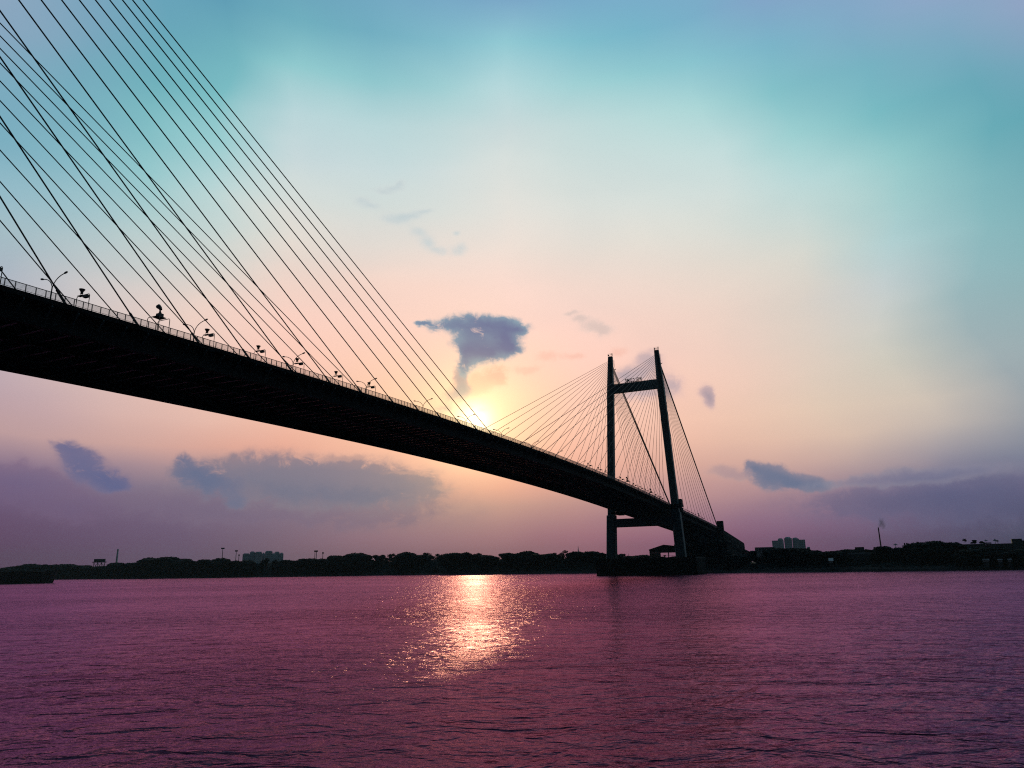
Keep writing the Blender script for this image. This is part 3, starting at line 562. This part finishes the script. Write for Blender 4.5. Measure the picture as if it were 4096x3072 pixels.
# bearing (pixel column), skyline row, crown width in pixels, kind, metres behind the shoreline, label
TREES = [
 (12,2274,70,'dome',25,'low dark tree above the barge, cut by the left edge of the picture'),
 (70,2263,80,'dome',18,'broad low tree rising above the middle of the barge'),
 (125,2253,70,'dome',22,'rounded dark tree above the bow of the barge'),
 (165,2261,50,'flat',14,'low flat-topped tree just off the bow of the barge'),
 (203,2255,56,'ragged',20,'tree with an upright ragged edge right of the barge'),
 (265,2254,84,'dome',16,'smooth dome-shaped tree midway between barge and water tank'),
 (335,2256,60,'round',28,'small round tree left of the water tank'),
 (372,2264,50,'flat',16,'low tree at the left foot of the water tank'),
 (425,2263,56,'flat',14,'low tree at the right foot of the water tank'),
 (468,2248,70,'dome',22,'dome-shaped tree in front of the pale chimney'),
 (520,2250,64,'flat',18,'flat-topped tree just right of the pale chimney'),
 (572,2249,60,'flat',16,'low tree left of the tall spreading tree'),
 (636,2226,92,'flat',24,'tall spreading tree, highest on the left shore'),
 (696,2233,38,'round',20,'small round-headed tree between the tall spreading tree and a broad dome'),
 (738,2232,70,'dome',22,'broad domed tree midway between the tall spreading tree and the first floodlight mast'),
 (785,2241,50,'ragged',16,'ragged low tree left of the first floodlight mast'),
 (838,2236,56,'flat',18,'flat tree on the left of the first floodlight mast'),
 (886,2230,80,'dome',24,'domed tree from which the first floodlight mast rises'),
 (940,2236,50,'round',20,'round tree under the pair of floodlight masts'),
 (988,2239,66,'dome',18,'domed tree before the left wing of the apartment towers'),
 (1060,2232,44,'narrow',26,'narrow upright tree in front of the middle apartment tower'),
 (1099,2239,40,'narrow',22,'small pointed tree before the right wing of the apartment towers'),
 (1145,2237,60,'dome',20,'domed tree just right of the apartment towers'),
 (1178,2241,36,'ragged',16,'small ragged tree second right of the apartment towers'),
 (1213,2232,56,'dome',20,'domed tree left of the twin floodlight masts'),
 (1268,2232,64,'flat',22,'flat-topped tree under the twin floodlight masts'),
 (1342,2219,84,'dome',20,'broad tree right of the twin floodlight masts'),
 (1428,2209,104,'dome',24,'large dome-shaped tree, highest between the masts and the sun path'),
 (1505,2216,50,'ragged',20,'ragged tree right of the largest dome tree'),
 (1548,2213,56,'sparse',40,'thin see-through tree left of the sun path'),
 (1580,2211,40,'sparse',34,'small see-through tree with open crown left of the sun path'),
 (1625,2206,84,'dome',20,'dense round-topped tree at the left side of the sun path'),
 (1690,2217,56,'flat',26,'pale open-crowned tree in the dip left of the sun path'),
 (1726,2207,60,'sparse',46,'pale feathery tree rising behind the dip left of the sun path'),
 (1757,2211,34,'sparse',40,'slim feathery tree left of a small round crown'),
 (1780,2207,34,'round',30,'small round crown standing above its neighbours left of the sun path'),
 (1822,2210,70,'flat',20,'long flat-topped tree right above the start of the sun path'),
 (1866,2207,56,'dome',22,'domed tree above the bright sun path'),
 (1912,2205,40,'round',26,'round knob-shaped tree above the bright sun path'),
 (1952,2218,56,'flat',18,'low flat tree just right of the sun path'),
 (2010,2210,56,'ragged',24,'ragged tree left of a long level crown'),
 (2055,2210,64,'flat',22,'level-topped tree between sun path and the boxy crown'),
 (2110,2201,72,'dome',22,'boxy high tree crown midway between sun path and bridge foundation'),
 (2155,2215,56,'flat',18,'sloping low tree right of the boxy crown'),
 (2202,2211,60,'dome',20,'domed tree left of the bare spreading tree'),
 (2252,2198,52,'sparse',34,'bare spreading tree with visible branches left of the bridge foundation'),
 (2303,2203,72,'dome',22,'tall domed tree left of the pylon foundation'),
 (2357,2204,66,'flat',24,'flat-topped tree just above the foundation left end'),
 (2398,2208,60,'dome',26,'domed tree touching the left edge of the left pylon leg'),
 (2488,2212,56,'ragged',50,'ragged tree just right of the left pylon leg'),
 (2532,2221,50,'flat',60,'low faint tree right of the left pylon leg'),
 (2575,2217,60,'dome',150,'hazy domed tree left of the gabled shed'),
 (2748,2142,60,'round',22,'tall dark tree filling the gap under the side span beside the right leg'),
 (2775,2132,80,'dome',30,'tall dark tree under the side span, second from the right pylon leg'),
 (2818,2140,80,'round',34,'tall dark tree under the middle of the side span'),
 (2862,2152,70,'dome',28,'dark tree under the side span left of the end pier'),
 (2935,2215,70,'dome',16,'low dark tree at the foot of the approach ramp'),
 (3022,2199,44,'ragged',22,'ragged tree right of the dark hut by the ramp'),
 (3084,2189,66,'dome',26,'domed tree before the white-columned building'),
 (3122,2190,56,'flat',24,'flat tree at the left foot of the hazy tower block'),
 (3168,2189,70,'dome',28,'domed tree below the middle of the hazy tower block'),
 (3213,2190,66,'dome',24,'domed tree at the right foot of the hazy tower block'),
 (3246,2199,44,'flat',20,'low tree under the small funnel-shaped tank'),
 (3276,2206,44,'flat',16,'low tree right of the small funnel-shaped tank'),
 (3294,2199,36,'round',22,'small round tree third right of the hazy tower block'),
 (3330,2202,54,'flat',18,'level tree above the little pale window'),
 (3362,2199,44,'ragged',22,'ragged tree left of the white-railed terrace'),
 (3412,2194,64,'flat',40,'flat-topped tree behind the left half of the white-railed terrace'),
 (3472,2196,52,'ragged',40,'ragged tree behind the right half of the white-railed terrace'),
 (3506,2198,40,'dome',20,'small domed tree right of the white-railed terrace'),
 (3534,2183,72,'ragged',26,'bushy tree hiding the foot of the tall smokestack'),
 (3594,2187,66,'dome',22,'smooth domed tree right of the smokestack'),
 (3672,2166,84,'dome',26,'broad high dome tree left of the tallest crown on the right shore'),
 (3735,2160,92,'dome',24,'largest dark tree on the right shore, its top the highest there'),
 (3812,2166,64,'dome',30,'domed tree touching the left end of the long flat-roofed building'),
 (3862,2196,70,'dome',12,'dark tree before the left part of the long flat-roofed building'),
 (3945,2185,104,'dome',14,'broad dark dome tree before the middle of the long flat-roofed building'),
 (4010,2205,60,'flat',10,'low dark tree before the right part of the long flat-roofed building'),
 (4080,2194,84,'dome',14,'dark tree at the right edge of the picture'),
]
for u, v, w, kind, off, lb in TREES:
    dd = bank_distance(u)+off; p = spot(u, v, dd); o = make_tree(kind)
    hgt = p.z-2.2; wid = w/FPX*dd*1.55
    o.location = (p.x, p.y, 2.2); o.scale = (wid, wid, hgt); o.rotation_euler = (0, 0, rnd.random()*6.28)
    tag(o, lb, 'tree', 'trees along the far bank')
# undergrowth that closes the shore below the crowns
ug = MB()
def bank_at(s):                                       # point and inland normal along the shore
    i = int(s); i = min(i, len(BANKLINE)-2); f = s-i
    a, c = Vector(BANKLINE[i]), Vector(BANKLINE[i+1]); d = (c-a).normalized()
    return a.lerp(c, f), Vector((d.y, -d.x)), (c-a).length
def low(s): return .42 if s < 5.6 else min(1.0, .42+.32*(s-5.6))
for i in range(1, len(BANKLINE)-2):
    ln = bank_at(i+.5)[2]; dens = 48 if i < 13 else 12
    for k in range(int(ln*dens/2)):
        f = rnd.random(); pt, nn, _ = bank_at(i+f); off = rnd.uniform(3, 34); hs = low(i+f); top = hs*(5.5+min(off, 20)*.40+1.6*math.sin((i+f)*9.1)+1.2*math.sin((i+f)*23.7))
        z = 1.4+top*rnd.random()**.8
        clump(ug, Vector((pt.x+nn.x*off, pt.y+nn.y*off, z)), .62)
tag(ug.build('bank_undergrowth', LEAF), kind='stuff')
core = MB(); rws = []
for j, (off, z) in enumerate(((4.0,1.2),(8,6.5),(18,11.0),(42,12.0),(60,2.0))):
    r = []
    for k in range((len(BANKLINE)-3)*24):
        s = 1+k/24; pt, nn, _ = bank_at(s); zz = low(s)*z*(1+.22*math.sin(s*11.3+j)+.15*math.sin(s*29+2*j)) if 0 < j < 4 else z
        r.append((pt.x+nn.x*off, pt.y+nn.y*off, zz))
    rws.append(r)
tag(core.loft(rws, closed=False).build('bank_shrub_mass', LEAF), kind='stuff')

# ---------------------------------------------------------------- buildings and other things on the shore
def at_base(name, u, dist, z=3.0, face=True):
    p = spot(u, 2250, dist); d = ray(u, 2250)
    return empty(name, (p.x, p.y, z), math.atan2(d.y, d.x)-math.pi/2 if face else 0)   # local +y points away from the camera, +x to the right
def zat(u, v, dist): return spot(u, v, dist).z
def facade(name, base):
    m = bpy.data.materials.new(name); m.use_nodes = True; q = NT(m.node_tree); b = q.n['Principled BSDF']
    co = q.node('ShaderNodeTexCoord').outputs['Object']; br = q.node('ShaderNodeTexBrick'); br.offset = 0
    mp = q.node('ShaderNodeMapping'); mp.inputs['Rotation'].default_value = (R(90), 0, 0); q.l.new(co, mp.inputs[0]); q.l.new(mp.outputs[0], br.inputs['Vector'])
    br.inputs['Color1'].default_value = (base[0]*.55, base[1]*.55, base[2]*.55, 1); br.inputs['Color2'].default_value = (base[0]*.65, base[1]*.65, base[2]*.65, 1); br.inputs['Mortar'].default_value = base+(1,)
    br.inputs['Scale'].default_value = 1.0; br.inputs['Mortar Size'].default_value = .55; br.inputs['Brick Width'].default_value = 3.4; br.inputs['Row Height'].default_value = 3.2
    q.l.new(br.outputs[0], b.inputs['Base Color']); b.inputs['Roughness'].default_value = .9
    return m
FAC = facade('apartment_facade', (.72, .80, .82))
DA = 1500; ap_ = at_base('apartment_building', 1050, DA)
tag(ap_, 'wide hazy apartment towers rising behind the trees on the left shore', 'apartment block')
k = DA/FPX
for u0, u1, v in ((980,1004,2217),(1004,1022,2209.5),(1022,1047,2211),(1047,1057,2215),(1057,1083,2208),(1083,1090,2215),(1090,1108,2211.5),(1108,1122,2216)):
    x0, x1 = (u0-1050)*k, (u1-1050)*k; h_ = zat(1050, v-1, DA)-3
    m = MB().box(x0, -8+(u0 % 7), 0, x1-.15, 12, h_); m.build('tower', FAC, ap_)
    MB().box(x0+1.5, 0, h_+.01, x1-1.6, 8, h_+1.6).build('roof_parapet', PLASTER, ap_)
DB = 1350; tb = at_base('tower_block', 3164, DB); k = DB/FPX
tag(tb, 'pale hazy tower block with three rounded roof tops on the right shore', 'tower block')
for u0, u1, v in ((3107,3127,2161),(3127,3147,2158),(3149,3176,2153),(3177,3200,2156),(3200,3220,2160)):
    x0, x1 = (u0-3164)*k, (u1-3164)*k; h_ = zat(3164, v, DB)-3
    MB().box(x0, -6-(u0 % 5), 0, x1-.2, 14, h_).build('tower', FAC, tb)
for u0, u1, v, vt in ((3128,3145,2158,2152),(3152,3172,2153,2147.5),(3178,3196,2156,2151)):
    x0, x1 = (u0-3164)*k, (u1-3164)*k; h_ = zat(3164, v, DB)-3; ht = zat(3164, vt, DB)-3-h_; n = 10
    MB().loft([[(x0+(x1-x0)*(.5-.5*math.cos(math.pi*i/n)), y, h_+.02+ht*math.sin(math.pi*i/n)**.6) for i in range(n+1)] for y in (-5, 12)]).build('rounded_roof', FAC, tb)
# water tank on stilts
DD = bank_distance(398)+60; wt = at_base('water_tank', 398, DD); k = DD/FPX; z1, z2, z3 = [zat(398, v, DD)-3 for v in (2264, 2247, 2236)]
tag(wt, 'dark box water tank on braced stilts above the trees at left', 'water tank')
MB().box(-17*k, -7, z2, 17*k, 7, z3).build('tank', TIN, wt); MB().box(-21*k, -8.5, z2-1.0, 21*k, 8.5, z2-.02).build('platform', TIN, wt)
for x in (-16, -5, 6, 16):
    MB().tube([(x*k,-6,0),(x*k,-6,z2-1)], .45, 5).build('leg', TIN, wt)
m = MB()
for x in (-16, -5, 6): m.tube([(x*k,-6,z1-4),((x+11)*k,-6,z2-1.4)], .28, 4); m.tube([((x+11)*k,-6,z1-4),(x*k,-6,z2-1.4)], .28, 4)
m.build('brace', TIN, wt)
# chimneys
def chimney(name, u, v, dist, r0, r1, m_, lb, rings=0):
    o = at_base(name, u, dist); h_ = zat(u, v, dist)-3
    MB().lathe([(r0,0),(r1,h_),(r1*.75,h_),(r1*.75,h_-3)], n=12).build('shaft', m_, o)
    MB().lathe([(r1*1.02,h_-3.2),(r1*1.25,h_-2.6),(r1*1.25,h_-1.9),(r1*1.02,h_-1.5)], n=12).build('collar', m_, o)
    return tag(o, lb, 'chimney')
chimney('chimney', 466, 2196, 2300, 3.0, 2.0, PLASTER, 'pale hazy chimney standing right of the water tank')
chimney('smokestack', 3533, 2109, 800, .8, .5, BRICK, 'tall thin reddish smokestack leaning up above trees on the right shore')
p = spot(3527, 2096, 800)
sm_ = bpy.data.materials.new('thin_smoke'); sm_.use_nodes = True; q = NT(sm_.node_tree); q.n.remove(q.n['Principled BSDF'])
pv = q.node('ShaderNodeVolumePrincipled'); pv.inputs['Color'].default_value = (.25, .22, .22, 1)
gl = q.node('ShaderNodeTexCoord').outputs['Object']; ln_ = q.v('LENGTH', gl, out=1)
q.put(pv.inputs['Density'], q.m('MULTIPLY', q.rng(q.m('ADD', ln_, q.m('MULTIPLY', q.m('SUBTRACT', q.noise(gl, 1.6, 4.0), .5), 1.6)), .95, .2, 0, 1, 'SMOOTHSTEP'), .16)); q.l.new(pv.outputs[0], q.n['Material Output'].inputs['Volume'])
m = MB(); m.lathe([(max(.02, math.sin(math.pi*i/8)), -math.cos(math.pi*i/8)) for i in range(9)], n=12)
s_ = m.build('chimney_smoke', sm_, None, p); s_.scale = (4.2, 4.2, 6.5); tag(s_, kind='stuff')
# floodlight masts
def mast(u, v, off, wpx, lb, heads=1):
    dd = bank_distance(u)+off; o = at_base('floodlight_mast', u, dd); h_ = zat(u, v, dd)-3; k = dd/FPX
    MB().tube([(0,0,0),(0,0,h_)], [.55,.35], 6).build('pole', METAL, o)
    m = MB().box(-wpx*k/2, -.8, h_-.4, wpx*k/2, .8, h_+1.2); m.build('light_head', METAL, o)
    return tag(o, lb, 'floodlight mast', 'floodlight masts behind the left trees')
mast(887, 2195, 70, 12, 'leftmost floodlight mast, tallest, left of the hazy apartment towers')
mast(942, 2205, 90, 10, 'floodlight mast just left of the hazy apartment towers, taller of a pair')
mast(954, 2222, 60, 5, 'short mast closest to the left side of the hazy apartment towers')
mast(1258, 2206, 80, 7, 'left one of the twin floodlight masts right of the apartment towers')
mast(1264, 2206, 70, 10, 'right one of the twin floodlight masts right of the apartment towers')
mast(1290, 2213, 90, 6, 'single thin floodlight mast just right of the twin masts')
# gabled shed behind the foundation
DS = 545; sh = at_base('gabled_shed', 2655, DS, 3.0); k = DS/FPX; za, zb, zc = [zat(2655, v, DS)-3 for v in (2178.5, 2196, 2211)]
tag(sh, 'large gabled tin shed with open lower bays behind the foundation by the right leg', 'shed')
xl, xr = -51*k, 75*k; zr = zat(2655, 2189, DS)-3
MB().loft([[(xl-.4,y,zb-.2),(0.6,y,za),(xr+.4,y,zr),(xr+.4,y,zr-.5),(0.6,y,za-.5),(xl-.4,y,zb-.7)] for y in (-.8, 34)]).build('roof', TIN, sh)
MB().loft([[(xl,y,zc),(xl,y,zb-.75),(.6,y,za-.55),(xr,y,zr-.55),(xr,y,zc)] for y in (0, .4)]).build('gable_wall', TIN, sh)
MB().box(xl, .45, 0, xl+.4, 33, zb-.8).build('side_wall', TIN, sh)
MB().box(xl+.5, 0, 0, -12*k, .4, zc-.02).build('front_panel', TIN, sh)
for x in (-11, 20, 48, 74): MB().box(x*k-.35, -.05, 0, x*k+.35, .65, zc-.02).build('post', TIN, sh)
# dark hut and pale columns at the end of the ramp
DH = 520; ht_ = at_base('riverside_hut', 2985, DH, 2.5); k = DH/FPX; z1, z2 = [zat(2985, v, DH)-2.5 for v in (2217, 2194)]
tag(ht_, 'small dark hut with sloping roof and pale pillars at the ramp foot', 'hut')
MB().box(-14*k, 0, 0, 15*k, 7, z1+.9).build('wall', TIN, ht_)
MB().loft([[(-12*k,y,z1+1.0),(-6*k,y,z2),(18*k,y,z1+1.6),(18*k,y,z1+1.0)] for y in (-.6, 7.5)]).build('roof', TIN, ht_)
for x0, x1 in ((-19,-15),(-13.5,-11),(-8,-6.5),(-4,-2.5)): MB().box(x0*k, -1.2, zat(2985,2234,DH)-2.5, x1*k, -.7, z1+.2).build('pillar', PALE, ht_)
DW = 620; wb = at_base('columned_building', 3066, DW); k = DW/FPX; z1, z2 = [zat(3066, v, DW)-3 for v in (2206, 2188.5)]
tag(wb, 'white-columned flat building left of the hazy tower block', 'building')
MB().box(-36*k, 3, 0, 36*k, 14, z2-.9).build('wall', PLASTER, wb); MB().box(-36*k, -.8, z2-.85, 36*k, 14.2, z2).build('roof_slab', PALE, wb)
for x in (-34,-23,-13,-4,3,12,22,33): MB().box((x-1.6)*k, -.5, 0, (x+1.6)*k, .2, z2-.9).build('column', PALE, wb)
# funnel tank
DF = 640; ft = at_base('funnel_tank', 3241, DF); k = DF/FPX; z1, z2 = [zat(3241, v, DF)-3 for v in (2203, 2188)]
tag(ft, 'small funnel-shaped water tank on a stem right of the hazy tower block', 'water tank')
MB().lathe([(.5,0),(.45,z1)], n=8).build('stem', PLASTER, ft); MB().lathe([(.5,z1+.02),(5*k,z2-1),(5*k,z2),(.2,z2+.2)], n=10).build('bowl', PLASTER, ft)
# terrace with white railing
DT = bank_distance(3455)+26; tc = at_base('terrace_building', 3457, DT); k = DT/FPX; z1, z2 = [zat(3457, v, DT)-3 for v in (2215, 2210.5)]
tag(tc, 'low dark building with a white terrace railing left of the smokestack', 'building')
MB().box(-48*k, 0, 0, 48*k, 12, z1).build('wall', TIN, tc)
m = MB()
m.box(-48*k, .1, z1+.05, 48*k, .3, z1+.45)
for x in range(-48, 49, 8): m.box(x*k-.12, .1, z1+.02, x*k+.12, .3, z2)
m.box(-48*k, .1, z2+.01, 48*k, .3, z2+.2); m.build('terrace_railing', PALE, tc)
m = MB().box(-12*k-2, 8, z1+.02, 6*k, 11.8, zat(3457,2187,DT)-3); m.build('stair_tower', TIN, tc)
# long flat-roofed building at right
DL = bank_distance(3960)+34; lbg = at_base('long_building', 3968, DL); k = DL/FPX
tag(lbg, 'long flat-roofed grey building at the right edge with planted roof terrace', 'building')
for u0, u1, v, dy in ((3770,3785,2164.5,4),(3785,3850,2172.5,2),(3850,3960,2174,0),(3960,4032,2175,1),(4032,4060,2158,0),(4060,4180,2165,1)):
    MB().box((u0-3968)*k, dy, 0, (u1-3968)*k-.1, 16, zat(3968, v, DL)-3).build('wall', TIN, lbg)
for u0, u1, v in ((3842,3868,2168),(3953,3976,2169)):
    MB().box((u0-3968)*k, 3, zat(3968,2174,DL)-2.95, (u1-3968)*k, 8, zat(3968, v, DL)-3).build('roof_box', TIN, lbg)
for u in (3800,3816,3832,3880,3896,3912,3928): MB().box((u-3968)*k, -.25, zat(3968,2200,DL)-3, (u+5-3968)*k, -.02, zat(3968,2190,DL)-3).build('window', PLASTER, lbg)
sl_ = at_base('side_building', 3636, DL, 3); tag(sl_, 'small dark building with two stub chimneys right of the smokestack', 'building')
MB().box(-8*k, 0, 0, 20*k, 10, zat(3636,2184,DL)-3).build('wall', TIN, sl_)
for x in (-7, 0): MB().box(x*k, 1, zat(3636,2184,DL)-2.98, (x+4.5)*k, 3, zat(3636,2171,DL)-3).build('stub_chimney', TIN, sl_)
# parasols and roof plants
def parasol(u, vt, vb, wpx, lb, dl):
    o = at_base('roof_parasol', u, dl+1, zat(u, vb, dl)); k = dl/FPX; h_ = (vb-vt)*k
    MB().tube([(0,0,-1.0),(0,0,h_)], .12, 5).build('pole', METAL, o)
    MB().lathe([(wpx*k/2,h_*.62),(wpx*k/3,h_*.8),(wpx*k/8,h_*.95),(.05,h_*1.12),(.04,h_*.9),(wpx*k/3,h_*.68)], n=10).build('canopy', TIN, o)
    tag(o, lb, 'parasol', 'parasols and small trees on the right roofs')
parasol(3592, 2177, 2188, 17, 'dark parasol shape on the smooth dome right of the smokestack', bank_distance(3592)+22)
parasol(3959, 2161, 2170, 14, 'dark parasol on the roof box of the long flat-roofed building', DL)
parasol(3996, 2160, 2174, 15, 'left one of two dark parasols near the right end of the flat roof', DL)
parasol(4006, 2163, 2174, 11, 'right one of two dark parasols near the right end of the flat roof', DL)
for u, v, vb, w, kd, lb in ((3860,2157,2168,16,'ragged','bushy roof plant on the left roof box of the long building'),
                        (3888,2169,2174,12,'dome','low roof bush left of the flat-topped roof plant'),
                        (3899,2162,2174,15,'flat','flat-topped roof plant at the left middle of the long roof'),
                        (3927,2166,2174,17,'dome','round roof bush in the middle of the long roof')):
    o = make_tree(kd); kk = (DL+5)/FPX; p = spot(u, vb, DL+5); o.location = p-Vector((0,0,.3)); o.scale = (w*kk, w*kk, (vb-v)*kk+.3); o.name = 'roof_plant'
    tag(o, lb, 'plant', 'parasols and small trees on the right roofs')
# pale sheds and window glints near the water
for u, v, w, h_, lb in ((3325,2241,13,7,'little pale shed front low among the dark right-hand trees'),
                      (3945,2239,17,3,'leftmost of three pale low roofs near the water at far right'),
                      (4002,2238.5,12,3,'middle one of three pale low roofs near the water at far right'),
                      (4040,2238,9,3.5,'rightmost of three pale low roofs near the water at far right')):
    dd = bank_distance(u)+1.5; k = dd/FPX; p = spot(u, v, dd); o = at_base('riverside_shed', u, dd, 1.2)
    z0, z1 = zat(u, v+h_/2, dd)-1.2, zat(u, v-h_/2, dd)-1.2
    MB().box(-w*k/2, 0, 0, w*k/2, 3, z0).build('wall', TIN, o); MB().loft([[(x,-.5,z0+.02),(x,3.2,z1+.6),(x,3.2,z1+.75),(x,-.5,z0+.15)] for x in (-w*k/2-.2, w*k/2+.2)]).build('roof', PALE, o)
    MB().box(-w*k/2, -.2, z0+.03-.9, w*k/2, -.02, z0).build('fascia', PALE, o)
    tag(o, lb, 'shed', 'pale sheds along the right bank')
# spire
o = at_base('thin_spire', 2315, 1500); h_ = zat(2315, 2183, 1500)-3
MB().lathe([(2.2,0),(1.6,h_-14),(.15,h_)], n=6).build('mast', PLASTER, o); m = MB().lathe([(2.6,h_-15),(2.6,h_-14)], n=6); m.build('gallery', PLASTER, o)
tag(o, 'faint thin spire above the tree tops left of the pylon foundation', 'spire')
# moored barge
bg = at_base('barge', 60, 735, 0); k = 735/FPX
tag(bg, 'long dark cargo barge lying low on the water at the left edge', 'barge')
secs = []
for x, wd, ze, zb_ in ((-70,6.5,8.2,-1),(-40,7.5,8.2,-1),(0,7.5,8.6,-1),(20,7.0,9.2,-1),(27,5.0,9.7,-1),(30.2,2.2,10.2,-1),(31.6,.5,10.4,-.5)):
    xb = x-(3.2 if x > 26 else 0)
    secs.append([(xb,-wd*.7,zb_),(x,-wd,ze),(x,-wd+.4,ze),(x,-wd+.4,ze-1.0),(x,wd-.4,ze-1.0),(x,wd-.4,ze),(x,wd,ze),(xb,wd*.7,zb_)])
MB().loft(secs).build('hull', HULL, bg)
m = MB()
for x in range(-40, 30, 4): m.tube([(x,-6.6,8.4+.02*(x+40)),(x,-6.6,9.4+.022*(x+40))], .1, 4)
m.tube([(-40,-6.6,9.3),(0,-6.6,10.0),(28,-4.4,10.9)], .06, 4); m.build('rail', METAL, bg)
MB().box(-8,-4,7.7,14,4,9.9).build('hatch_cover', HULL, bg)
m = MB().box(22,-2,9.0,24,2,10.9); m.tube([(25.5,0,9.0),(25.5,0,11.6)], .3, 6); m.build('anchor_winch', METAL, bg)

# ---------------------------------------------------------------- evening haze over the river
hz = bpy.data.materials.new('evening_haze'); hz.use_nodes = True; q = NT(hz.node_tree); q.n.remove(q.n['Principled BSDF'])
pv = q.node('ShaderNodeVolumePrincipled'); pv.inputs['Color'].default_value = (.62, .74, .80, 1); pv.inputs['Density'].default_value = .00006; pv.inputs['Anisotropy'].default_value = 0.0
q.l.new(pv.outputs[0], q.n['Material Output'].inputs['Volume'])
tag(MB().box(-3000,-5000,-1.6,5200,5200,150).build('haze', hz), kind='stuff')
